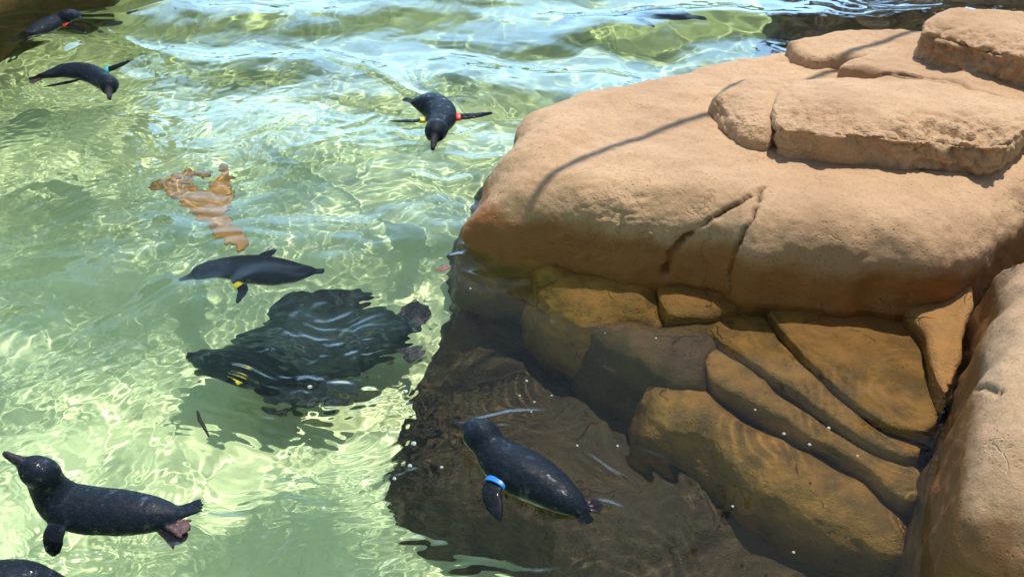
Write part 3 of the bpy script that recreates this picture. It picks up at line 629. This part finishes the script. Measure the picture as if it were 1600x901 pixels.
def kelp():
    m = plain('kelp', (.38, .19, .022), .6); G = []
    # two branching blades joining in a ragged stem, built as a thin voxel shell
    z0 = -.20; vox = .006
    lines = [([(246, 292), (275, 285), (305, 310), (330, 335)], [.018, .05, .05, .045]), ([(352, 262), (345, 285), (338, 315), (335, 335)], [.012, .03, .05, .045]),
             ([(333, 335), (345, 352), (362, 366), (378, 382)], [.055, .036, .034, .026]), ([(270, 288), (300, 262), (325, 268)], [.03, .016, .012])]
    W = [([at(px, py, z0)[:2] for px, py in L], r) for L, r in lines]
    al = np.vstack([np.array(a) for a, _ in W]); lo = al.min(0) - .08; hi = al.max(0) + .08
    xs_ = np.arange(lo[0], hi[0], vox); ys_ = np.arange(lo[1], hi[1], vox); X, Y = np.meshgrid(xs_, ys_, indexing='ij')
    d = np.full(X.shape, 1e9)
    for P, r in W:
        for k in range(len(P) - 1):
            s, t = seg_dist(X, Y, P[k], P[k + 1]); d = np.minimum(d, s - (r[k] + (r[k + 1] - r[k]) * t))
    d = d + .022 * vn(X * 24, Y * 24, 3) + .01 * vn(X * 60, Y * 60, 4)
    zc = z0 + .03 * vn(X * 7, Y * 7, 8)
    zs_ = np.arange(z0 - .06, z0 + .06, vox); Z = zs_[None, None, :]
    s = np.maximum(d[:, :, None], np.abs(Z - zc[:, :, None]) - .006)
    v, f = sdf_mesh(s, np.array([lo[0], lo[1], zs_[0]]), vox)
    o = make_mesh('kelp', v, f, m, loc=(al[:, 0].mean(), al[:, 1].mean(), z0)); tag(o, 'ragged amber brown piece of kelp drifting under water above the yellow banded penguin', 'kelp')
kelp()
def tube(name, pts, rad, mat, label, cat, n_=8, group=None, caus=True):
    P = np.array(pts, float); vv = []; N = len(P)
    for i in range(N):
        t = P[min(i + 1, N - 1)] - P[max(i - 1, 0)]; t /= np.linalg.norm(t); a = np.cross(t, [0, 0, 1.]) if abs(t[2]) < .9 else np.cross(t, [1., 0, 0]); a /= np.linalg.norm(a); b = np.cross(t, a)
        r = rad if not hasattr(rad, '__len__') else rad[i]
        for k in range(n_): an = 2 * math.pi * k / n_; vv.append(P[i] + r * (math.cos(an) * a + math.sin(an) * b))
    ff = [(i * n_ + k, i * n_ + (k + 1) % n_, (i + 1) * n_ + (k + 1) % n_, (i + 1) * n_ + k) for i in range(N - 1) for k in range(n_)]
    ff += [tuple(range(n_ - 1, -1, -1)), tuple((N - 1) * n_ + k for k in range(n_))]
    return vv, ff
vv, ff = tube('', [at(308, 640, -.03), at(312, 655, -.03), at(318, 664, -.03), at(326, 680, -.03)], [.0025, .005, .004, .002], None, '', '')
tag(make_mesh('twig', np.array(vv), ff, M_TWIG, loc=vv[0]), 'tiny dark twig drifting left of centre near the raised head penguin', 'twig')
# bubbles
mb, n, b = nmat('bubble_skin'); b.inputs['Base Color'].default_value = (.8, .85, .85, 1); b.inputs['Roughness'].default_value = .05; b.inputs['Transmission Weight'].default_value = .6; b.inputs['IOR'].default_value = 1.2
rnd = random.Random(4)
bv = []; bf = []
for j in range(6):
    for i in range(12):
        th = math.pi / 2 * j / 6; bv.append((math.cos(th) * math.cos(i * math.pi / 6), math.cos(th) * math.sin(i * math.pi / 6), math.sin(th)))
bf = [(j * 12 + i, j * 12 + (i + 1) % 12, (j + 1) * 12 + (i + 1) % 12, (j + 1) * 12 + i) for j in range(5) for i in range(12)] + [tuple(60 + i for i in range(12))]
proto = None
spots = [(1018, 426, .004), (1028, 429, .003), (1036, 427, .004), (1108, 437, .003), (1122, 438, .004), (1134, 439, .003), (1142, 437, .003), (120, 868, .004), (95, 880, .005), (150, 862, .003), (300, 760, .003), (720, 205, .006), (735, 200, .005), (712, 212, .004), (1340, 712, .003), (1180, 640, .003), (484, 603, .006), (634, 610, .005), (608, 672, .005), (646, 690, .006), (640, 724, .005), (480, 697, .005), (823, 595, .0035), (812, 618, .003), (835, 628, .003), (690, 728, .004), (566, 738, .004), (616, 745, .004),
         (902, 696, .003), (830, 645, .0025), (1295, 668, .004), (1225, 677, .004), (1265, 694, .004), (735, 452, .003), (862, 618, .0025), (1145, 790, .003), (1240, 862, .003), (945, 520, .002), (1025, 528, .003), (965, 697, .003),
         (140, 690, .004), (90, 585, .003), (505, 790, .004), (420, 745, .003)]
for px, py, r in spots:
    if proto is None: proto = o = make_mesh('bubble', np.array(bv), bf, mb)
    else: o = proto.copy(); sc.collection.objects.link(o)
    p = at(px, py, 0); hh = float(water_h(np.array([[p[0]]]), np.array([[p[1]]]))[0, 0])
    o.location = (p[0], p[1], hh); o.scale = (r, r, r * .8)
    tag(o, 'tiny clear air bubble resting on the water', 'air bubble', 'bubbles on the water')

# ------------------------------------------------------------------ overhead cable whose shadow crosses the platform
A = at(1100, 187, .235); B = at(806, 287, .235); hgt = 2.3
def lift(p): return p + np.array(SUND) * (hgt / SUND[2])
dA = (A - B) / np.linalg.norm(A - B); c0 = lift((A + B) / 2)
E0 = c0 - dA * 4.5; E1 = c0 + dA * 5.0
cab = bpy.data.objects.new('overhead_cable', None); sc.collection.objects.link(cab); cab.location = c0
tag(cab, 'dark cable strung between two posts over the rocks, casting a line of shadow', 'cable')
M_CAB = plain('cable_rubber', (.03, .03, .03), .6); M_POST = plain('post_paint', (.10, .08, .06), .6)
vv, ff = tube('', [E0 + (E1 - E0) * t for t in np.linspace(0, 1, 12)], .013, None, '', '', 10); make_mesh('cable_line', np.array(vv), ff, M_CAB, loc=c0, parent=cab)
for E_ in (E0, E1):
    vv, ff = tube('', [(E_[0], E_[1], -.8), (E_[0], E_[1], E_[2] + .08)], .05, None, '', '', 14); make_mesh('post', np.array(vv), ff, M_POST, loc=(E_[0], E_[1], 0), parent=cab)

# ------------------------------------------------------------------ what the water mirrors: bank, trees
def xyrock(name, cx, cy, rx, ry, zb, zt, seed, label, vox=.05):
    x = np.arange(cx - rx - .3, cx + rx + .3, vox); y = np.arange(cy - ry - .3, cy + ry + .3, vox); z = np.arange(zb - .15, zt + .6, vox)
    X, Y, Z = np.meshgrid(x, y, z, indexing='ij')
    zc = (zb + zt) / 2; q = (np.abs((X - cx) / rx) ** 3 + np.abs((Y - cy) / ry) ** 3 + np.abs((Z - zc) / ((zt - zb) / 2)) ** 3) ** (1 / 3.) - 1
    s = q * min(rx, ry)
    v, f = sdf_mesh(s, np.array([x[0], y[0], z[0]]), vox); nn = vert_normals(v, f)
    v = v + nn * (.22 * n3(v, 1.1, seed) + .08 * n3(v, 3, seed + 1) + .03 * n3(v, 8, seed + 2))[:, None]
    tag(make_mesh(name, v, f, M_BANK, loc=(cx, cy, zb)), label, 'rock'); 
xyrock('bank_rock', -5.2, 7.2, 2.3, 1.3, -.9, 3.2, 5, 'tall brown rock face on the far left bank of the pool')
xyrock('bank_rock', 5.2, 5.6, 1.6, 1.5, -.9, .7, 8, 'low brown rock on the right bank behind the boulders')

def foliage_mat():
    m, n, b = nmat('foliage'); at_ = nd(n, 'ShaderNodeAttribute', attribute_name='Col')
    n.links.new(at_.outputs['Color'], b.inputs['Base Color']); b.inputs['Roughness'].default_value = .5; return m
M_FOL = foliage_mat(); M_BARK = plain('bark', (.09, .06, .04), .9)
def tree(x, y, h, cr, label, seed, clumps=26, leaves=5200):
    r = np.random.RandomState(seed)
    t = bpy.data.objects.new('tree', None); sc.collection.objects.link(t); t.location = (x, y, .3); tag(t, label, 'tree', 'trees behind the pool')
    base = np.array([x, y, .3]); V = []; F = []
    def add(pts, rad):
        vv, ff = tube('', pts, rad, None, '', '', 9); k = len(V); V.extend(vv); F.extend(tuple(a + k for a in f) for f in ff)
    top = base + np.array([.2, .1, h * .62]); add([base, base + np.array([.05, 0, h * .3]), top], [h * .035, h * .026, h * .014])
    cl = []
    for k in range(clumps):
        a = r.uniform(0, 6.28); rr = cr * math.sqrt(r.uniform(.05, 1)); zz = h * r.uniform(.12, 1.0)
        c = np.array([x + math.cos(a) * rr, y + math.sin(a) * rr, .3 + zz]); cl.append(c)
        if k % 2 == 0: add([base + (top - base) * r.uniform(.4, 1), (c + top) / 2 + r.normal(0, .1, 3), c], [h * .012, h * .008, .008])
    make_mesh('trunk', np.array(V), F, M_BARK, loc=t.location, parent=t, caus=False)
    N = leaves; ci = r.randint(0, clumps, N); cc = np.array(cl)[ci] + r.normal(0, cr * .2, (N, 3)) * np.array([1, 1, .7])
    d1 = r.normal(0, 1, (N, 3)); d1 /= np.linalg.norm(d1, axis=1, keepdims=True); d2 = np.cross(d1, r.normal(0, 1, (N, 3))); d2 /= np.linalg.norm(d2, axis=1, keepdims=True)
    L = r.uniform(.07, .14, (N, 1)); w = L * .38
    vv = np.stack([cc - d1 * L, cc + d2 * w, cc + d1 * L, cc - d2 * w], 1).reshape(-1, 3); f = np.arange(4 * N).reshape(-1, 4)
    o = make_mesh('crown', vv, f, M_FOL, smooth=False, loc=t.location, parent=t, caus=False)
    sh = (r.uniform(.6, 1.4, clumps)[ci] * r.uniform(.75, 1.25, N))[:, None]; col = np.array([.05, .085, .025])[None] * sh
    a = o.data.color_attributes.new('Col', 'FLOAT_COLOR', 'POINT'); a.data.foreach_set('color', np.hstack([np.repeat(col, 4, 0), np.ones((4 * N, 1))]).astype(np.float32).ravel())
tree(4.3, 9.2, 5.6, 1.5, 'leafy green tree behind the pool, left one of the pair at the right', 3, 40, 12000)
tree(6.9, 9.5, 6.4, 1.8, 'taller leafy green tree behind the pool at the far right', 7, 44, 14000)
tree(-7.6, 10.5, 5.5, 2.0, 'broad leafy tree behind the tall brown rock face', 9, 30, 5000)
